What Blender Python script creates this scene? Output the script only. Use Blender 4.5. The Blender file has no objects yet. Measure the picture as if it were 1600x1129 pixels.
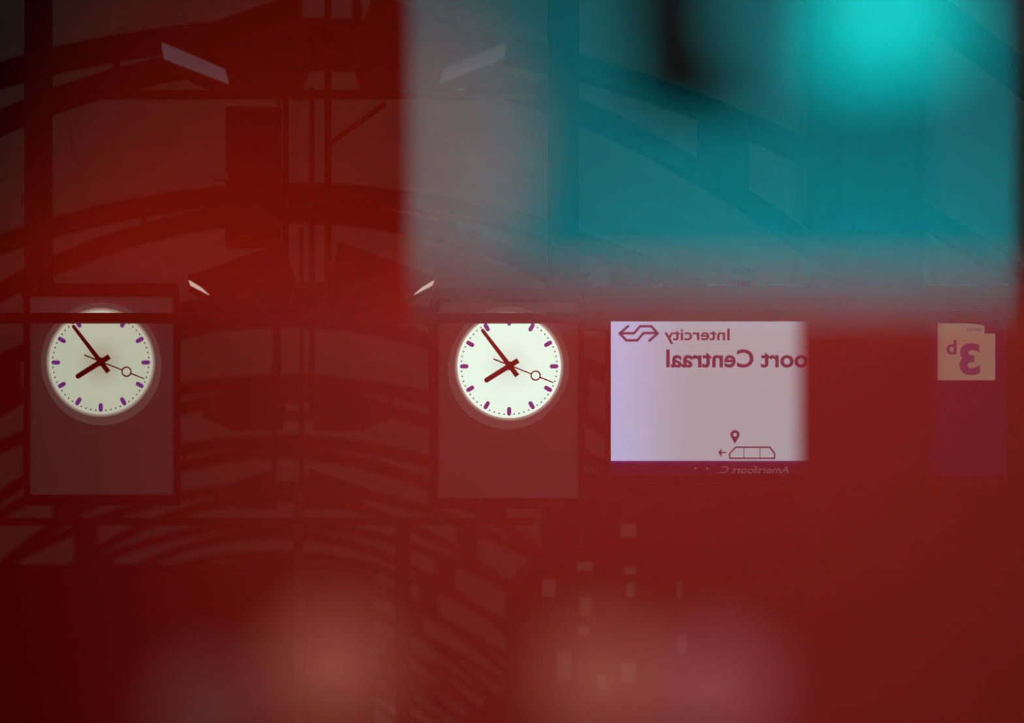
import bpy, bmesh, math, random
from mathutils import Vector, Matrix
random.seed(7)
S = bpy.context.scene
COL = S.collection

# ------------------------------------------------------------------ camera
F = 85.0 / 36.0 * 1600.0          # focal length in pixels of the 1600 px wide frame
VX, VY, EYE = 398.0, 1350.0, 1.6  # vanishing point of the platform axis, eye height
cd = bpy.data.cameras.new('camera'); cam = bpy.data.objects.new('camera', cd); COL.objects.link(cam)
cam.location = (0, 0, EYE); cam.rotation_euler = (math.pi / 2, 0, 0)
cd.lens = 85; cd.sensor_width = 36; cd.sensor_fit = 'HORIZONTAL'
cd.shift_x = (800 - VX) / 1600.0; cd.shift_y = (VY - 564.5) / 1600.0
cd.clip_start = 0.02; cd.clip_end = 500
cd.dof.use_dof = True; cd.dof.focus_distance = 14.6; cd.dof.aperture_fstop = 1.4
S.camera = cam
# ------------------------------------------------------------------ sky and exposure
w = bpy.data.worlds.new('dusk'); S.world = w; w.use_nodes = True
bg = w.node_tree.nodes['Background']; bg.inputs[0].default_value = (0.93, 1.0, 0.98, 1); bg.inputs[1].default_value = 0.042
vs = S.view_settings
vs.view_transform = 'Standard'; vs.look = 'None'; vs.exposure = 0.0; vs.gamma = 1.0; vs.use_curve_mapping = False
# ------------------------------------------------------------------ added unseen spots that tint and shape the mirrored red and teal blur
def spot(name, loc, to, col, energy, deg, blend=1.0, size=0.03):
    l = bpy.data.lights.new(name, 'SPOT'); l.color = col; l.energy = energy
    l.spot_size = math.radians(deg); l.spot_blend = blend; l.shadow_soft_size = size
    o = bpy.data.objects.new(name, l); COL.objects.link(o); o.location = loc
    o.rotation_euler = (Vector(to) - Vector(loc)).to_track_quat('-Z', 'Y').to_euler()
    return o
spot('partition_fill', (0.235, 0.43, 2.75), (0.235, -0.17, 1.86), (1, .95, .92), 72, 34)
spot('red_veil_fill', (0.11, 0.43, 2.75), (0.11, -0.17, 1.86), (1, .12, .03), 40, 42)
spot('red_wall_fill', (-0.9, -2.5, 1.5), (0.26, -3.0, 2.42), (1, .72, .42), 315, 65)
spot('teal_wall_fill', (1.15, -2.7, 1.60), (1.0, -3.6, 2.85), (0, .88, 1), 195, 66)
spot('warm_wall_fill', (0.50, -1.9, 1.5), (0.32, -3.6, 2.95), (1, .24, .18), 230, 15)

# ------------------------------------------------------------------ helpers
def P(px, py, d):                       # a point seen directly, d metres along the view
    return Vector(((px - VX) / F * d, d, EYE + (VY - py) / F * d))
PANE_Y = 0.5
def R(px, py, D):                       # a point seen in the pane, D metres along the folded sight line
    p = P(px, py, D); p.y = 2 * PANE_Y - D; return p

def mat(name, col, rough=.6, metal=0.0, var=.12, scale=6.0, bump=0.0):
    m = bpy.data.materials.new(name); m.use_nodes = True; nt = m.node_tree
    b = nt.nodes['Principled BSDF']; b.inputs['Roughness'].default_value = rough; b.inputs['Metallic'].default_value = metal; b.inputs['Specular IOR Level'].default_value = .12
    tc = nt.nodes.new('ShaderNodeTexCoord'); n = nt.nodes.new('ShaderNodeTexNoise'); n.inputs['Scale'].default_value = scale
    n.inputs['Detail'].default_value = 4
    nt.links.new(tc.outputs['Object'], n.inputs['Vector'])
    r = nt.nodes.new('ShaderNodeValToRGB')
    r.color_ramp.elements[0].position = .3; r.color_ramp.elements[1].position = .7
    r.color_ramp.elements[0].color = [c * (1 - var) for c in col] + [1]
    r.color_ramp.elements[1].color = [min(1, c * (1 + var)) for c in col] + [1]
    nt.links.new(n.outputs['Fac'], r.inputs['Fac']); nt.links.new(r.outputs['Color'], b.inputs['Base Color'])
    if bump:
        bp = nt.nodes.new('ShaderNodeBump'); bp.inputs['Strength'].default_value = bump
        nt.links.new(n.outputs['Fac'], bp.inputs['Height']); nt.links.new(bp.outputs['Normal'], b.inputs['Normal'])
    return m
def glow(name, col, strength, col2=None, axis=0, lo=0.0, hi=1.0):
    m = bpy.data.materials.new(name); m.use_nodes = True; nt = m.node_tree
    b = nt.nodes['Principled BSDF']; b.inputs['Base Color'].default_value = (.02, .02, .02, 1)
    b.inputs['Specular IOR Level'].default_value = .1
    b.inputs['Emission Strength'].default_value = strength
    b.inputs['Emission Color'].default_value = (*col, 1)
    if col2:
        tc = nt.nodes.new('ShaderNodeTexCoord')
        r = nt.nodes.new('ShaderNodeValToRGB')
        if axis == 'radial':
            vm = nt.nodes.new('ShaderNodeVectorMath'); vm.operation = 'LENGTH'
            nt.links.new(tc.outputs['Object'], vm.inputs[0]); nt.links.new(vm.outputs['Value'], r.inputs['Fac'])
        else:
            sp = nt.nodes.new('ShaderNodeSeparateXYZ'); nt.links.new(tc.outputs['Object'], sp.inputs[0])
            nt.links.new(sp.outputs[axis], r.inputs['Fac'])
        r.color_ramp.elements[0].position = lo; r.color_ramp.elements[1].position = hi
        r.color_ramp.interpolation = 'EASE'
        r.color_ramp.elements[0].color = (*col, 1); r.color_ramp.elements[1].color = (*col2, 1)
        nt.links.new(r.outputs['Color'], b.inputs['Emission Color'])
    return m

M = dict(
    steel=mat('dark_steel', (.012, .012, .013), .75),
    hood=mat('hood_paint', (.010, .010, .011), .8),
    panel=mat('clock_cabinet_blue_grey', (.50, .51, .56), .6, var=.04, scale=2),
    frame=mat('cabinet_edge', (.012, .012, .014), .7),
    beam=mat('sign_beam_paint', (.030, .030, .033), .7),
    rim=glow('clock_rim_halo', (.34, .32, .27), 1.0, (.05, .045, .042), 'radial', .315, .333),  # soft halo around the dial, painted as a radial emission ramp
    navy=mat('navy_print', (.008, .004, .022), .8, var=.03),
    purple=glow('purple_baton', (.08, .02, .20), 1.0),
    ink=glow('screen_ink', (.03, .025, .06), 1.0),
    hand=mat('hand_black', (.004, .003, .004), .8, var=.03),
    casing=mat('sign_casing_blue', (.08, .06, .50), .6, var=.04),
    paving=mat('platform_paving', (.06, .058, .055), .85, scale=3, bump=.1),
    sidewall=mat('shed_side_wall', (.012, .012, .012), .9, scale=.6),
    pale=mat('pale_post', (.35, .34, .33), .7),
    pillar=mat('pillar_paint', (.006, .006, .006), .9),
    red=mat('red_lacquer', (.62, .052, .044), .8, var=.02, scale=1.5),
    redwall=mat('red_wall_paint', (.62, .022, .010), .85, var=.02, scale=1.2),
    palewall=mat('pale_wall_paint', (.62, .63, .66), .9, var=.02, scale=1.2),
    dark=mat('dark_strap', (.004, .005, .007), .9),
    frame_alu=mat('window_frame', (.03, .03, .03), .6),
    teal_lamp=glow('teal_lamp_shade', (0, 1.0, .97), 2.3),
    stript=glow('tube_cream', (1, .86, .70), .6),
    striplilac=glow('tube_lilac', (.75, .82, 1.0), .045),
    dial_warm=glow('dial_warm', (.29, .31, .21), 1.45, (.355, .43, .32), 'radial', .02, .17),  # both dials: backlight falloff painted in as a darker centre
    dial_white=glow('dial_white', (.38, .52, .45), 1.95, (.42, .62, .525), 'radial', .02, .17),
    screen=glow('screen_white', (.40, .52, .80), 1.0, (.31, .41, .46), 0, .0, .5),
    track=glow('track_square', (.13, .125, .09), 1.1),
    ticker=glow('ticker_letters', (.10, .09, .09), .8),
    farlit=glow('far_lit_window', (.9, .9, .8), .017),
    discwarm=glow('warm_disc_glow', (1, .225, .145), 1.08),
    discpink=glow('pink_disc_glow', (1, .2, .24), 1.0),
    discfaint=glow('faint_disc_glow', (1, .22, .24), .5),
)
# translucent roof sheeting
m = bpy.data.materials.new('translucent_roof_sheet'); m.use_nodes = True; nt = m.node_tree
nt.nodes.remove(nt.nodes['Principled BSDF'])
tr = nt.nodes.new('ShaderNodeBsdfTranslucent'); df = nt.nodes.new('ShaderNodeBsdfDiffuse'); mx = nt.nodes.new('ShaderNodeMixShader')
nz = nt.nodes.new('ShaderNodeTexNoise'); nz.inputs['Scale'].default_value = .8
rp = nt.nodes.new('ShaderNodeValToRGB'); rp.color_ramp.elements[0].color = (.60, .58, .54, 1); rp.color_ramp.elements[1].color = (.74, .72, .67, 1)
tc = nt.nodes.new('ShaderNodeTexCoord'); nt.links.new(tc.outputs['Object'], nz.inputs['Vector'])
nt.links.new(nz.outputs['Fac'], rp.inputs['Fac'])
nt.links.new(rp.outputs['Color'], tr.inputs['Color']); nt.links.new(rp.outputs['Color'], df.inputs['Color'])
mx.inputs[0].default_value = .35
nt.links.new(tr.outputs[0], mx.inputs[1]); nt.links.new(df.outputs[0], mx.inputs[2])
nt.links.new(mx.outputs[0], nt.nodes['Material Output'].inputs['Surface']); M['roof'] = m
# half-mirroring window glass
m = bpy.data.materials.new('window_glass'); m.use_nodes = True; nt = m.node_tree
nt.nodes.remove(nt.nodes['Principled BSDF'])
tr = nt.nodes.new('ShaderNodeBsdfTransparent'); gl = nt.nodes.new('ShaderNodeBsdfGlossy'); gl.inputs['Roughness'].default_value = 0.0
gl.inputs['Color'].default_value = (1, 1, 1, 1); mx = nt.nodes.new('ShaderNodeMixShader'); mx.inputs[0].default_value = .25
nt.links.new(tr.outputs[0], mx.inputs[1]); nt.links.new(gl.outputs[0], mx.inputs[2])
nt.links.new(mx.outputs[0], nt.nodes['Material Output'].inputs['Surface']); M['glass'] = m

def obj(name, bm, m, parent=None, loc=None, smooth=False):
    """link a bmesh as one mesh object; the bmesh is in world space, loc becomes the origin"""
    if loc is None:
        n = len(bm.verts); loc = sum((v.co for v in bm.verts), Vector()) / max(1, n)
    loc = Vector(loc)
    bmesh.ops.translate(bm, verts=bm.verts, vec=-loc)
    bmesh.ops.recalc_face_normals(bm, faces=bm.faces)
    me = bpy.data.meshes.new(name); bm.to_mesh(me); bm.free()
    if smooth:
        for p in me.polygons: p.use_smooth = True
    me.materials.append(M[m])
    o = bpy.data.objects.new(name, me); COL.objects.link(o)
    if parent:
        o.parent = parent
        o.location = loc - world_loc(parent)
    else:
        o.location = loc
    return o
def world_loc(o):
    v = Vector(o.location)
    while o.parent: o = o.parent; v = v + o.location
    return v
def tag(o, label=None, cat=None, group=None, kind=None):
    if label: o['label'] = label
    if cat: o['category'] = cat
    if group: o['group'] = group
    if kind: o['kind'] = kind
    return o
def thing(name, loc, label, cat, group=None):
    o = bpy.data.objects.new(name, None); COL.objects.link(o); o.location = loc; o.empty_display_size = .1
    return tag(o, label, cat, group)
def NB(): return bmesh.new()
def box(bm, a, b, bev=0.0):
    a, b = Vector(a), Vector(b)
    lo = Vector(map(min, a, b)); hi = Vector(map(max, a, b))
    r = bmesh.ops.create_cube(bm, size=1.0, matrix=Matrix.Translation((lo + hi) / 2) @ Matrix.Diagonal((*(hi - lo), 1)))
    if bev:
        es = list({e for v in r['verts'] for e in v.link_edges})
        bmesh.ops.bevel(bm, geom=es, offset=bev, segments=2, affect='EDGES', profile=.5)
    return bm
def prism(bm, pts, y0, y1):
    """extrude an outline given in x,z from y0 to y1"""
    a = [bm.verts.new((x, y0, z)) for x, z in pts]; b = [bm.verts.new((x, y1, z)) for x, z in pts]
    bm.faces.new(a); bm.faces.new(b[::-1]); n = len(pts)
    for i in range(n): bm.faces.new((a[i], b[i], b[(i + 1) % n], a[(i + 1) % n]))
    return bm
def cyl(bm, p, q, r, r2=None, seg=12):
    p, q = Vector(p), Vector(q); d = q - p
    m4 = Matrix.Translation((p + q) / 2) @ d.to_track_quat('Z', 'Y').to_matrix().to_4x4()
    bmesh.ops.create_cone(bm, cap_ends=True, segments=seg, radius1=r, radius2=r if r2 is None else r2, depth=d.length, matrix=m4)
    return bm
def pbox(bm, x0, y0, x1, y1, d0, d1, bev=0.0):
    """box whose front face at depth d0 fills the pixel rectangle, reaching back to depth d1"""
    a = P(x0, y0, d0); b = P(x1, y1, d0); b.y = d1
    return box(bm, a, b, bev)
def ribbon(bm, pts, wid, y0, y1):
    """constant-width stroke along a polyline in x,z, mitred, extruded in y"""
    n = len(pts); L = []; Rr = []
    V2 = [Vector(p) for p in pts]
    for i in range(n):
        if i == 0: t = (V2[1] - V2[0]).normalized(); nn = Vector((-t.y, t.x)); k = 1
        elif i == n - 1: t = (V2[-1] - V2[-2]).normalized(); nn = Vector((-t.y, t.x)); k = 1
        else:
            t1 = (V2[i] - V2[i - 1]).normalized(); t2 = (V2[i + 1] - V2[i]).normalized()
            n1 = Vector((-t1.y, t1.x)); n2 = Vector((-t2.y, t2.x)); nn = (n1 + n2).normalized(); k = 1 / max(.4, nn.dot(n1))
        L.append(V2[i] + nn * wid / 2 * k); Rr.append(V2[i] - nn * wid / 2 * k)
    for i in range(n - 1):
        prism(bm, [(L[i].x, L[i].y), (L[i + 1].x, L[i + 1].y), (Rr[i + 1].x, Rr[i + 1].y), (Rr[i].x, Rr[i].y)], y0, y1)
    return bm
def text_bm(body, x_right, x_left, base_py, cap_px, d, thick=.004, bold=0.0, shear=0.0):
    """mirror-written lettering: reads from x_right (pixels) leftwards to x_left, on depth d, standing proud"""
    cu = bpy.data.curves.new('lettering', 'FONT'); cu.body = body; cu.size = 1.0; cu.extrude = .02; cu.offset = bold; cu.shear = shear
    cu.resolution_u = 4
    o = bpy.data.objects.new('lettering', cu); COL.objects.link(o)
    dg = bpy.context.evaluated_depsgraph_get(); dg.update()
    me = bpy.data.meshes.new_from_object(o.evaluated_get(dg))
    bm = NB(); bm.from_mesh(me)
    bpy.data.objects.remove(o); bpy.data.curves.remove(cu); bpy.data.meshes.remove(me)
    xs = [v.co.x for v in bm.verts]; x0, x1 = min(xs), max(xs)
    a = P(x_right, base_py, d); b = P(x_left, base_py, d); top = P(x_right, base_py - cap_px, d)
    capu = .729
    for v in bm.verts:
        t = (v.co.x - x0) / (x1 - x0)
        v.co = Vector((a.x + (b.x - a.x) * t, d - thick * (v.co.z + .02) / .04, a.z + (top.z - a.z) * v.co.y / capu))
    return bm

# ================================================================== the large structure
AX = 0.394                 # x of the platform axis
HA = 25880.0 / F           # apex of the upper chords above the eye
PITCH = 4.8; D0 = 15.1; NA = 15; HALF = 6.3
def up_z(x): return EYE + HA - .058 * (x - AX) ** 2
def lo_z(x): return EYE + HA * (1015.0 / 1045.0) - .09 * (x - AX) ** 2

o = obj('floor', box(NB(), (-30, 2.2, -.3), (30, 95, 0)), 'paving'); tag(o, kind='structure')
o = obj('wall_left', box(NB(), (AX - HALF - .3, 13, 0), (AX - HALF, 90, up_z(AX + HALF) + .2)), 'sidewall'); tag(o, kind='structure')
wall_r = obj('wall_right', box(NB(), (AX + HALF, 13, 0), (AX + HALF + .3, 90, up_z(AX + HALF) + .2)), 'sidewall'); tag(wall_r, kind='structure')
# vaulted roof of translucent sheets
roof = bpy.data.objects.new('ceiling', None); COL.objects.link(roof); roof.location = (AX, 14, EYE + HA); tag(roof, kind='structure')
NX = 6; step = 2 * HALF / NX
for i in range(NX):
    xa = AX - HALF + i * step; xb = xa + step
    first = None
    for k in range(3 * (NA - 1) + 2):
        ya = D0 - 1.6 + k * 1.6 + .005
        if first is None:
            bm = NB(); seg = 4
            top = []; bot = []
            for s in range(seg + 1):
                x = xa + (xb - xa) * s / seg; z = up_z(x) + .14
                top.append((x, z + .02)); bot.append((x, z))
            prism(bm, bot + top[::-1], ya, ya + 1.59)
            first = obj('roof_sheet', bm, 'roof', roof)
        else:
            c = first.copy(); COL.objects.link(c); c.location.y = first.location.y + 1.6 * k
# end wall of pale glazing far down the platform
ew = bpy.data.objects.new('wall_end', None); COL.objects.link(ew); ew.location = (AX, 90, 0); tag(ew, kind='structure')
for i in range(8):
    xa = AX - HALF + i * 2 * HALF / 8
    for k in range(3):
        obj('glazing_panel', box(NB(), (xa + .05, 90, k * 3 + .05), (xa + 2 * HALF / 8 - .05, 90.06, k * 3 + 2.95)), 'roof', ew)

# window through which the platform is seen
win = bpy.data.objects.new('window_1', None); COL.objects.link(win); win.location = (.1, PANE_Y, .9); tag(win, kind='structure')
obj('pane', box(NB(), (-1.2, PANE_Y, .9), (1.5, PANE_Y + .0002, 2.6)), 'glass', win)
bpy.data.objects['pane'].data.clear_geometry()
bm = NB(); bm.faces.new([bm.verts.new(Vector(c) - Vector((.1, PANE_Y, .9))) for c in ((-1.2, PANE_Y, .9), (1.5, PANE_Y, .9), (1.5, PANE_Y, 2.6), (-1.2, PANE_Y, 2.6))])
pane = bpy.data.objects['pane']; bm.to_mesh(pane.data); bm.free(); pane.location = (0, 0, 0)
for a, b in (((-1.28, .46, .82), (-1.2, .56, 2.68)), ((1.5, .46, .82), (1.58, .56, 2.68)), ((-1.2, .46, .82), (1.5, .56, .9)), ((-1.2, .46, 2.6), (1.5, .56, 2.68))):
    obj('window_frame', box(NB(), a, b, .008), 'frame_alu', win)

# ================================================================== roof trusses
for k in range(NA):
    d = D0 + PITCH * k
    n = ['nearest to the clocks', 'second', 'third', 'fourth', 'fifth', 'sixth', 'seventh', 'eighth', 'ninth', 'tenth', 'eleventh', 'twelfth', 'thirteenth', 'fourteenth', 'fifteenth'][k]
    lab = 'dark arched steel roof truss straight above the hanging clocks' if k == 0 else 'dark arched steel roof truss, %s in the row going back from the clocks' % n
    t = thing('roof_truss', (AX, d, EYE + HA - 2.3), lab, 'roof truss', 'arched roof trusses')
    hx = HALF - .02
    for nm, fn, th in (('upper_chord', up_z, .17), ('lower_chord', lo_z, .17)):
        pts_t = []; pts_b = []
        for s in range(33):
            x = AX - hx + 2 * hx * s / 32
            pts_t.append((x, fn(x) + th / 2)); pts_b.append((x, fn(x) - th / 2))
        bm = NB()
        a = pts_t + pts_b[::-1]; y0, y1 = d - .09, d + .09
        va = [bm.verts.new((x, y0, z)) for x, z in pts_t]; vb = [bm.verts.new((x, y0, z)) for x, z in pts_b]
        wa = [bm.verts.new((x, y1, z)) for x, z in pts_t]; wb = [bm.verts.new((x, y1, z)) for x, z in pts_b]
        for s in range(32):
            bm.faces.new((va[s], va[s + 1], vb[s + 1], vb[s])); bm.faces.new((wa[s], wb[s], wb[s + 1], wa[s + 1]))
            bm.faces.new((va[s], wa[s], wa[s + 1], va[s + 1])); bm.faces.new((vb[s], vb[s + 1], wb[s + 1], wb[s]))
        bm.faces.new((va[0], vb[0], wb[0], wa[0])); bm.faces.new((va[-1], wa[-1], wb[-1], vb[-1]))
        obj(nm, bm, 'steel', t)
    for sx in (-1, 1):
        x0, x1 = AX + sx * 3.25, AX + sx * 3.67
        obj('strut', prism(NB(), [(x0, lo_z(x0)), (x1, lo_z(x1)), (x1, up_z(x1)), (x0, up_z(x0))], d - .05, d + .05), 'steel', t)
        x0 = AX + sx * 1.5; x1 = x0 + sx * .06
        obj('bracket', prism(NB(), [(x0, lo_z(x0)), (x1, lo_z(x1)), (x1, up_z(x1)), (x0, up_z(x0))], d - .05, d + .05), 'steel', t)
    if k == 1:
        obj('tie_rod', cyl(NB(), P(60, 148, d - .12), P(880, 148, d - .12), .04), 'steel', t)

# ================================================================== clocks, sign and what carries them
DC = 14.5
def clock(x0, ytop, x1, ybot, cx, cy, dial, label):
    base = P((x0 + x1) / 2, ybot, DC)
    t = thing('platform_clock', base, label, 'clock', 'hanging platform clocks')
    obj('cabinet', pbox(NB(), x0, ytop, x1, ybot, DC, DC + .24, .006), 'panel', t)
    obj('top_cap', pbox(NB(), x0 - 6, ytop - 20, x1 + 6, ytop, DC - .02, DC + .26, .006), 'frame', t)
    for e0, e1 in ((x0 - 9, x0), (x1, x1 + 8)):
        obj('side_frame', pbox(NB(), e0, ytop, e1, ybot + 6, DC - .02, DC + .26), 'frame', t)
    obj('bottom_frame', pbox(NB(), x0, ybot, x1, ybot + 6, DC - .02, DC + .26), 'frame', t)
    u = DC / F                                              # metres per pixel
    c = P(cx, cy, DC)
    def ring(bm, r0, r1, ya, yb, seg=64):
        rows = []
        for r, y in ((r0, ya), (r1, ya), (r1, yb), (r0, yb)):
            rows.append([bm.verts.new((c.x + r * math.cos(2 * math.pi * i / seg), y, c.z + r * math.sin(2 * math.pi * i / seg))) for i in range(seg)])
        for a in range(4):
            for i in range(seg):
                bm.faces.new((rows[a][i], rows[a][(i + 1) % seg], rows[(a + 1) % 4][(i + 1) % seg], rows[(a + 1) % 4][i]))
        return bm
    yd = DC - .09                                           # dial face
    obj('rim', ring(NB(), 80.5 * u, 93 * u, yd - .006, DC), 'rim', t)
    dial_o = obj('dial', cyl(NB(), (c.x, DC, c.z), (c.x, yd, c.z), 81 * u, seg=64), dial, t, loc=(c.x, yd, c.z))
    for i in range(12):
        a = math.pi * i / 6; s, co = math.sin(a), math.cos(a); r0, r1, wd = 63 * u, 76.5 * u, 6.4 * u
        pts = []
        for q in range(7):
            b = math.pi * q / 6; pts.append((wd / 2 * math.cos(b), r1 - wd / 2 + wd / 2 * math.sin(b)))
        for q in range(7):
            b = math.pi + math.pi * q / 6; pts.append((wd / 2 * math.cos(b), r0 + wd / 2 + wd / 2 * math.sin(b)))
        w_ = [(c.x + x * co + y * s, c.z - x * s + y * co) for x, y in pts]
        obj('hour_mark', prism(NB(), w_, yd - .004, yd), 'purple', t)
    bm = NB()
    for i in range(60):
        if i % 5 == 0: continue
        a = math.pi * i / 30; x, z = c.x + 74.5 * u * math.sin(a), c.z + 74.5 * u * math.cos(a); h = 1.0 * u
        prism(bm, [(x - h, z - h), (x + h, z - h), (x + h, z + h), (x - h, z + h)], yd - .003, yd)
    md = obj('minute_dots', bm, 'navy', t); md['kind'] = 'stuff'
    def hand(name, ang, r0, r1, w0, w1, y, extra=None):
        a = math.radians(ang); s, co = math.sin(a), math.cos(a)
        pts = [(-w0 / 2, r0), (w0 / 2, r0), (w1 / 2, r1 - w1 * .3), (w1 * .25, r1), (-w1 * .25, r1), (-w1 / 2, r1 - w1 * .3)]
        f = lambda x, z: (c.x + (x * co + z * s) * u, c.z + (-x * s + z * co) * u)
        ob = obj(name, prism(NB(), [f(*p) for p in pts], y - .006, y), 'hand', t)
        return ob, f
    hand('hour_hand', 238, -16, 45, 8, 7.5, yd - .012)
    hand('minute_hand', 322.5, -20, 71, 7.5, 5, yd - .02)
    sh, f = hand('second_hand', 111.5, -27, 36.5, 2.0, 1.6, yd - .028)
    f2 = hand('second_hand_tip', 111.5, 50, 73, 2.0, 1.4, yd - .028)[0]
    bm = NB(); cc = f(0, 43.3); seg = 24; rows = []
    for r, y in ((6 * u, yd - .028), (8 * u, yd - .028), (8 * u, yd - .034), (6 * u, yd - .034)):
        rows.append([bm.verts.new((cc[0] + r * math.cos(2 * math.pi * i / seg), y, cc[1] + r * math.sin(2 * math.pi * i / seg))) for i in range(seg)])
    for a in range(4):
        for i in range(seg):
            bm.faces.new((rows[a][i], rows[a][(i + 1) % seg], rows[(a + 1) % 4][(i + 1) % seg], rows[(a + 1) % 4][i]))
    obj('second_hand_ring', bm, 'hand', t)
    obj('hub', cyl(NB(), (c.x, yd, c.z), (c.x, yd - .036, c.z), 6 * u, seg=20), 'hand', t)
    return t
clock(46, 462, 272, 773, 159, 571, 'dial_warm', 'round lit clock in a blue-grey cabinet, dimmer and yellower, far from the departure sign')
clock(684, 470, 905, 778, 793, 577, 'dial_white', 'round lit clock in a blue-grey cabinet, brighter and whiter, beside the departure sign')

# rail in front of the clock tops
rail = obj('mounting_rail', box(NB(), P(-60, 488, DC - .16), P(948, 503, DC - .16) + Vector((0, .05, 0)), .008), 'steel')
tag(rail, 'thin dark horizontal rail crossing in front of the tops of both clocks', 'rail')
# hangers up to the truss
for x0, x1, lab in ((38, 78, 'dark steel hanger column rising above the yellower clock'), (862, 905, 'dark steel hanger column rising above the whiter clock')):
    yb = 444
    a = P(x0, yb, DC + .3); b = P(x1, yb, DC + .3); zt = lo_z(a.x) + .1
    t = thing('hanger_column', ((a.x + b.x) / 2, DC + .4, a.z), lab, 'column', 'hanger columns of the clocks')
    xm = (a.x + b.x) / 2
    obj('web', box(NB(), (xm - .012, DC + .32, a.z), (xm + .012, DC + .48, zt)), 'steel', t)
    for yy in (DC + .30, DC + .48):
        obj('flange', box(NB(), (a.x, yy, a.z), (b.x, yy + .02, zt)), 'steel', t)
    obj('foot_plate', box(NB(), (a.x - .03, DC + .0, a.z - .03), (b.x + .03, DC + .52, a.z)), 'steel', t)
# beam over the sign
t = thing('sign_beam', P(1240, 500, DC + .1), 'dark horizontal beam carrying the departure sign', 'beam')
obj('girder', pbox(NB(), 912, 445, 1640, 486, DC + .02, DC + .22, .006), 'beam', t)
obj('lower_flange', pbox(NB(), 912, 486, 1640, 500, DC - .04, DC + .26), 'beam', t)
t = thing('dome_camera', P(1162, 445, DC + .1), 'small dark dome camera on top of the sign beam', 'camera')
obj('bracket', cyl(NB(), P(1162, 446, DC + .1), P(1162, 438, DC + .1), .04), 'steel', t)
bm = NB(); c = P(1162, 430, DC + .1)
bmesh.ops.create_uvsphere(bm, u_segments=20, v_segments=12, radius=.08, matrix=Matrix.Translation(c) @ Matrix.Diagonal((1, 1, .58, 1)))
obj('dome', bm, 'steel', t, smooth=True)

# departure sign
t = thing('departure_sign', P(1262, 742, DC + .1), 'white lit departure sign in a blue casing with mirror-written lettering', 'sign')
obj('casing', pbox(NB(), 955, 501, 1573, 743, DC, DC + .25, .004), 'casing', t)
d1 = DC - .012
scr = obj('screen', box(NB(), P(955, 502, d1), P(1420, 719, d1) + Vector((0, .014, 0))), 'screen', t, loc=P(955, 719, d1))
d2 = d1 - .001
def txt(*a, **k): return text_bm(*a, **k)
tx = obj('line_name', txt('Intercity', 1140, 1038, 531, 18.5, d2, bold=.014), 'ink', scr); tx['label'] = 'mirror-written dark word Intercity'
tx = obj('destination_name', txt('oort Centraal', 1262, 1041, 573, 28, d2, bold=.022), 'ink', scr); tx['label'] = 'mirror-written dark words ending in Centraal'
def px(u, v): q = P(940 + u / 4.706, 480 + v / 4.706, d2); return (q.x, q.z)
u_ = d2 / F
bm = NB()
ribbon(bm, [px(*p) for p in ((200, 134), (133, 192), (182, 243), (262, 243), (308, 189), (398, 189))], 3.7 * u_, d2 - .004, d2)
ribbon(bm, [px(*p) for p in ((346, 250), (412, 192), (365, 139), (284, 139), (237, 191), (148, 191))], 3.7 * u_, d2 - .004, d2)
em = obj('double_arrow_emblem', bm, 'ink', scr); em['label'] = 'purple double arrow emblem'
def qx(u, v): q = P(1060 + u / 7.27, 650 + v / 7.27, d2); return (q.x, q.z)
bm = NB()
ribbon(bm, [qx(*p) for p in ((1030, 478), (585, 478), (578, 430), (650, 352), (1038, 352), (1095, 430), (1090, 478), (1025, 478))], 2.2 * u_, d2 - .004, d2)
for xx in (745, 925): ribbon(bm, [qx(xx, 352), qx(xx, 478)], .9 * u_, d2 - .004, d2)
o = obj('train_pictogram', bm, 'ink', scr)
bm = NB(); ribbon(bm, [qx(545, 412), qx(470, 412)], 2.0 * u_, d2 - .004, d2)
prism(bm, [qx(450, 412), qx(490, 365), qx(490, 462)], d2 - .004, d2); obj('arrow', bm, 'ink', scr)
bm = NB()                                                    # location pin: ring head and point
seg = 20; cc = qx(642, 210); ro, ri = 7.2 * u_, 3.0 * u_
inner = [(cc[0] + ri * math.cos(2 * math.pi * i / seg), cc[1] + ri * math.sin(2 * math.pi * i / seg)) for i in range(seg)]
tipz = qx(642, 312)[1]
outer = []
for i in range(seg):
    a = 2 * math.pi * i / seg; x = ro * math.cos(a); z = ro * math.sin(a)
    if 11 <= i <= 19:                                        # straight flanks running down to the point
        f = (i - 11) / 4.0 if i <= 15 else (19 - i) / 4.0
        x = ro * .951 * (1 - f) * (-1 if i <= 15 else 1); z = -ro * .309 * (1 - f) + (tipz - cc[1]) * f
    outer.append((cc[0] + x, cc[1] + z))
for i in range(seg):
    j = (i + 1) % seg; prism(bm, [inner[i], outer[i], outer[j], inner[j]], d2 - .004, d2)
obj('location_pin', bm, 'ink', scr)
tx = obj('ticker_text', txt('Amersfoort C.', 1232, 1121, 739, 11.5, DC - .002, shear=-.25), 'ticker', t); tx['label'] = 'faint pink mirror-written ticker lettering'
for xx in (1085, 1103): obj('ticker_mark', txt(',', xx + 4, xx, 732, 12, DC - .002), 'ticker', t)
# notched track square
bm = NB(); pts = [(1466, 505), (1514, 505), (1530, 507), (1538, 509), (1538, 521), (1555, 521), (1555, 593), (1466, 593)]
prism(bm, [(P(a, b, d1).x, P(a, b, d1).z) for a, b in pts], d1, DC)
sq = obj('track_square', bm, 'track', t); sq['label'] = 'dim white notched square with the track number'
obj('track_digit', txt('3', 1531, 1499, 583, 47, d2, bold=.035), 'ink', sq)
obj('track_letter', txt('b', 1494.5, 1478.5, 553, 23, d2, bold=.02), 'ink', sq)
obj('track_word', txt('spoor', 1535, 1509, 517, 6.5, d2), 'ink', sq)

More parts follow.
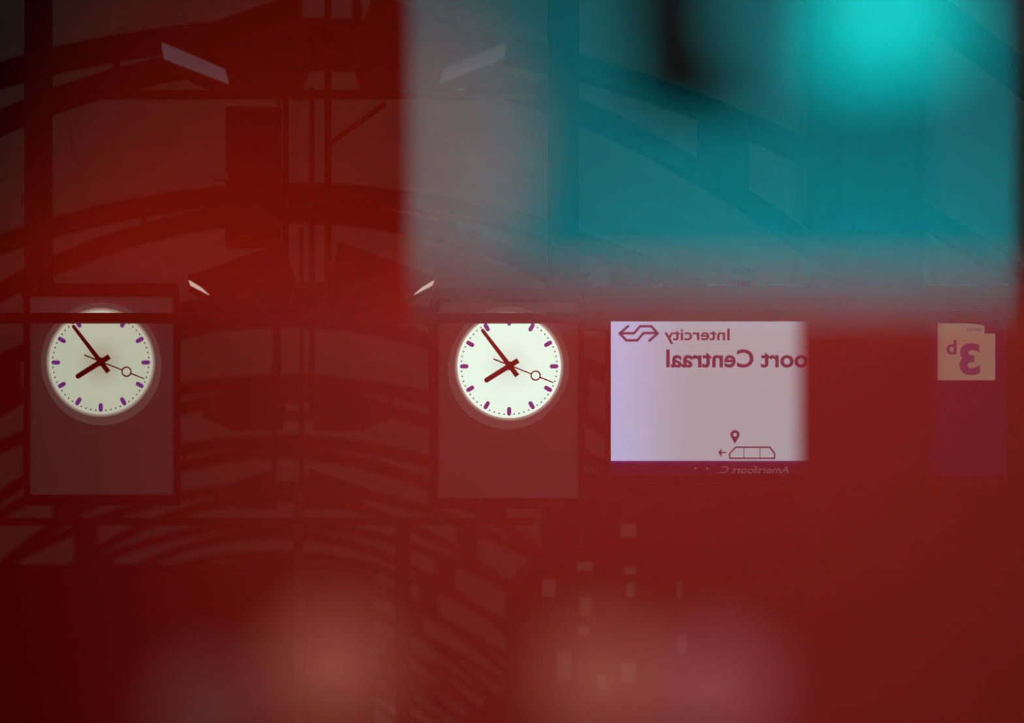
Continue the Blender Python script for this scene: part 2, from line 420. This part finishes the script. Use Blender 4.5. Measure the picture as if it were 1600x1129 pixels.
# ================================================================== twin luminaires down the platform axis
prof = [(43, 92), (193, 40), (194, 32), (133, 4), (33, 4), (25, 34)]
u2 = 16.8 / F
HL = 880.0 / F * 16.8
for k in range(4):
    d = 12 + PITCH * k; zb = EYE + HL
    lab = ['twin-winged hanging luminaire with long pale lilac tubes, in front of the clocks', 'twin-winged hanging luminaire with short cream glints at its wing tips, between the clocks',
           'unlit twin-winged luminaire, next behind the one with cream glints', 'smallest unlit twin-winged luminaire, last down the platform'][k]
    t = thing('twin_luminaire', (AX, d, zb), lab, 'light', 'twin luminaires along the platform')
    for sx in (-1, 1):
        h = obj('hood', prism(NB(), [(AX + sx * x * u2, zb + z * u2) for x, z in prof], d, d + .34), 'hood', t)
        if k == 0:
            tb = prism(NB(), [(AX + sx * x * u2, zb + z * u2) for x, z in ((193, 36), (190, 22), (118, -6), (122, 6))], d - .02, d + .05)
            obj('tube', tb, 'striplilac', t)
        elif k == 1:
            tb = prism(NB(), [(AX + sx * x * u2, zb + z * u2) for x, z in ((192, 32), (189, 24), (160, 9), (172, 20))], d - .02, d + .0)
            obj('tube', tb, 'stript', t)
    for xo, r in ((-40, .022), (27, .025)):
        x = AX + xo * u2; obj('hanging_rod', cyl(NB(), (x, d + .17, zb + 30 * u2), (x, d + .17, up_z(x) + .14 if d > 13.5 else up_z(x)), r), 'steel', t)
    obj('cross_bar', box(NB(), (AX - 70 * u2, d + .12, zb + 20 * u2), (AX + 70 * u2, d + .22, zb + 36 * u2)), 'steel', t)
    if k == 1:
        bb = obj('ballast_box', pbox(NB(), 352, 165, 440, 372, d + .1, d + .4, .02), 'hood', t)
        obj('badge', pbox(NB(), 334, 270, 357, 280, d + .08, d + .12), 'pale', bb)
        x = AX + 27 * u2; obj('diagonal_stay', cyl(NB(), (x, d + .17, P(515, 215, d).z), P(604, 150, d) + Vector((0, .17, 0)), .02), 'steel', t)

# lower gantry, post and stair enclosure on the platform
DG = 20.0
t = thing('gantry', (P(630, 812, DG).x, DG, 0), 'thin dark gantry bar on a single post below the clocks', 'gantry')
obj('crossbar', pbox(NB(), -120, 808, 835, 819, DG, DG + .06), 'steel', t)
a = P(619, 812, DG); b = P(641, 812, DG); obj('post', box(NB(), (a.x, DG, 0), (b.x, DG + .1, a.z)), 'steel', t)
a = P(-200, 812, DG); obj('post', box(NB(), (P(-120, 0, DG).x, DG, 0), (P(-100, 0, DG).x, DG + .1, a.z)), 'steel', t)
DS = 27.0
t = thing('stair_enclosure', (P(300, 900, DS).x, DS + 1, 0), 'dark stair enclosure standing low behind the gantry', 'enclosure')
a = P(-260, 890, DS); b = P(585, 890, DS)
obj('body', box(NB(), (a.x, DS, 0), (b.x, DS + 3, a.z), .03), 'hood', t)
obj('roof_slab', box(NB(), (a.x - .05, DS - .06, a.z), (b.x + .06, DS + 3.06, a.z + .06)), 'steel', t)
a = P(458, 760, 26.0); b = P(475, 760, 26.0)
t = thing('pale_post', ((a.x + b.x) / 2, 26.06, 0), 'pale slender post in front of the stair enclosure', 'post')
obj('shaft', box(NB(), (a.x, 26.0, 0), (b.x, 26.12, a.z)), 'pale', t)
obj('cap', box(NB(), (a.x - .03, 25.97, a.z), (b.x + .03, 26.15, a.z + .05)), 'steel', t)

# station building with small lit windows below the sign
DK = 22.0
t = thing('station_building', (P(1200, 900, DK).x, DK + 1.5, 0), 'dark station building with a few small dim windows below the departure sign', 'building')
a = P(905, 738, DK); obj('main_block', box(NB(), (a.x, DK, 0), (AX + HALF - .05, DK + 3, a.z), .02), 'hood', t)
b = P(842, 852, DK); obj('side_wing', box(NB(), (b.x, DK, 0), (a.x, DK + 3, b.z), .02), 'hood', t)
for (px_, py_, wd, hh) in [(858, 918, 20, 26), (916, 946, 18, 28), (986, 921, 12, 20), (912, 984, 16, 12), (882, 1040, 22, 42), (982, 1050, 22, 30),
                           (914, 884, 24, 14), (985, 891, 18, 12), (982, 828, 24, 20), (940, 1064, 12, 20), (1062, 920, 8, 26), (1066, 1005, 12, 26)]:
    wb = obj('window', pbox(NB(), px_ - wd / 2, py_ - hh / 2, px_ + wd / 2, py_ + hh / 2, DK - .02, DK + .03), 'farlit', t)

# out-of-focus pillar just outside the window
DP = 4.2
a = P(1246, 0, DP + .24); b = P(1461, 0, DP)
t = thing('platform_pillar', ((a.x + b.x) / 2, DP + .12, 0), 'broad dark pillar close by, out of focus, hiding part of the departure sign', 'pillar')
obj('shaft', box(NB(), (a.x, DP, .3), (b.x, DP + .24, 3.6), .01), 'pillar', t)
obj('base', box(NB(), (a.x - .03, DP - .03, 0), (b.x + .03, DP + .27, .3), .01), 'pillar', t)
obj('head_plate', box(NB(), (a.x - .05, DP - .05, 3.6), (b.x + .05, DP + .29, 3.66)), 'pillar', t)

# ================================================================== waiting room mirrored in the pane
o = obj('floor_room', box(NB(), (-2.6, -3.9, -.3), (2.6, 2.2, 0)), 'paving'); tag(o, kind='structure')
o = obj('wall_red', box(NB(), (-2.6, -3.1, 0), (R(640, 0, 4.0).x, -3.0, 3.4)), 'redwall'); tag(o, kind='structure')
o = obj('wall_pale', box(NB(), (.02, -3.75, 0), (R(1585, 0, 4.6).x, -3.6, 3.4)), 'palewall'); tag(o, kind='structure')
t = thing('red_partition', (.2, -.19, 0), 'smooth red partition mirrored as a soft veil in the glass', 'partition')
zt = R(900, 440, 1.17).z
obj('panel', box(NB(), (-1.4, -.21, .1), (1.6, -.17, zt), .01), 'red', t)
for x in (-1.2, 1.4): obj('foot', box(NB(), (x, -.28, 0), (x + .06, -.10, .1)), 'dark', t)
# teal pendant
D = 1.2; c = R(1385, 95, D)
t = thing('teal_pendant', c, 'glowing teal pendant lamp mirrored as a soft bright blur', 'lamp')
obj('shade', cyl(NB(), c, c + Vector((0, 0, .11)), .036, .028, 24), 'teal_lamp', t, smooth=False)
obj('cord', cyl(NB(), c + Vector((0, 0, .11)), (c.x, c.y, 3.4), .004), 'dark', t)
# dark banner
Db = 1.5
pts = [(975, -500), (1095, -500), (1110, 60), (1185, 175), (1000, 175), (985, 60)]
q = [R(a, b, Db) for a, b in pts]
t = thing('hanging_banner', (q[0].x, q[0].y, q[3].z), 'dark hanging banner mirrored as a blurred dark bar beside the teal lamp', 'banner')
obj('cloth', prism(NB(), [(v.x, v.z) for v in q], q[0].y - .006, q[0].y + .006), 'dark', t)
obj('cord', cyl(NB(), ((q[0].x + q[1].x) / 2, q[0].y, q[0].z), ((q[0].x + q[1].x) / 2, q[0].y, 3.4), .004), 'dark', t)
# small glowing discs added to the partition to make soft warm blurs
for (gx, gy, r, mm, nm) in ((520, 1045, .027, 'discwarm', 'small warm glowing disc, added alone, mirrored as a brownish blur'), (942, 1065, .027, 'discwarm', 'small warm glowing disc added beside the pink one, mirrored as a brownish blur'),
                            (1115, 1080, .027, 'discpink', 'small pink glowing disc, added, mirrored as a mauve blur'), (330, 1110, .022, 'discfaint', 'small faint pink glowing disc added low on the partition')):
    c = R(gx, gy, 1.17)
    t = thing('glow_disc', c, nm, 'lamp', 'added glowing discs on the partition')
    obj('back_plate', cyl(NB(), c, c + Vector((0, .002, 0)), r * 1.06, seg=24), 'dark', t)
    bm = NB(); bmesh.ops.create_uvsphere(bm, u_segments=20, v_segments=12, radius=r, matrix=Matrix.Translation(c + Vector((0, .002, 0))) @ Matrix.Diagonal((1, .22, 1, 1)))
    obj('lens', bm, mm, t, smooth=True)
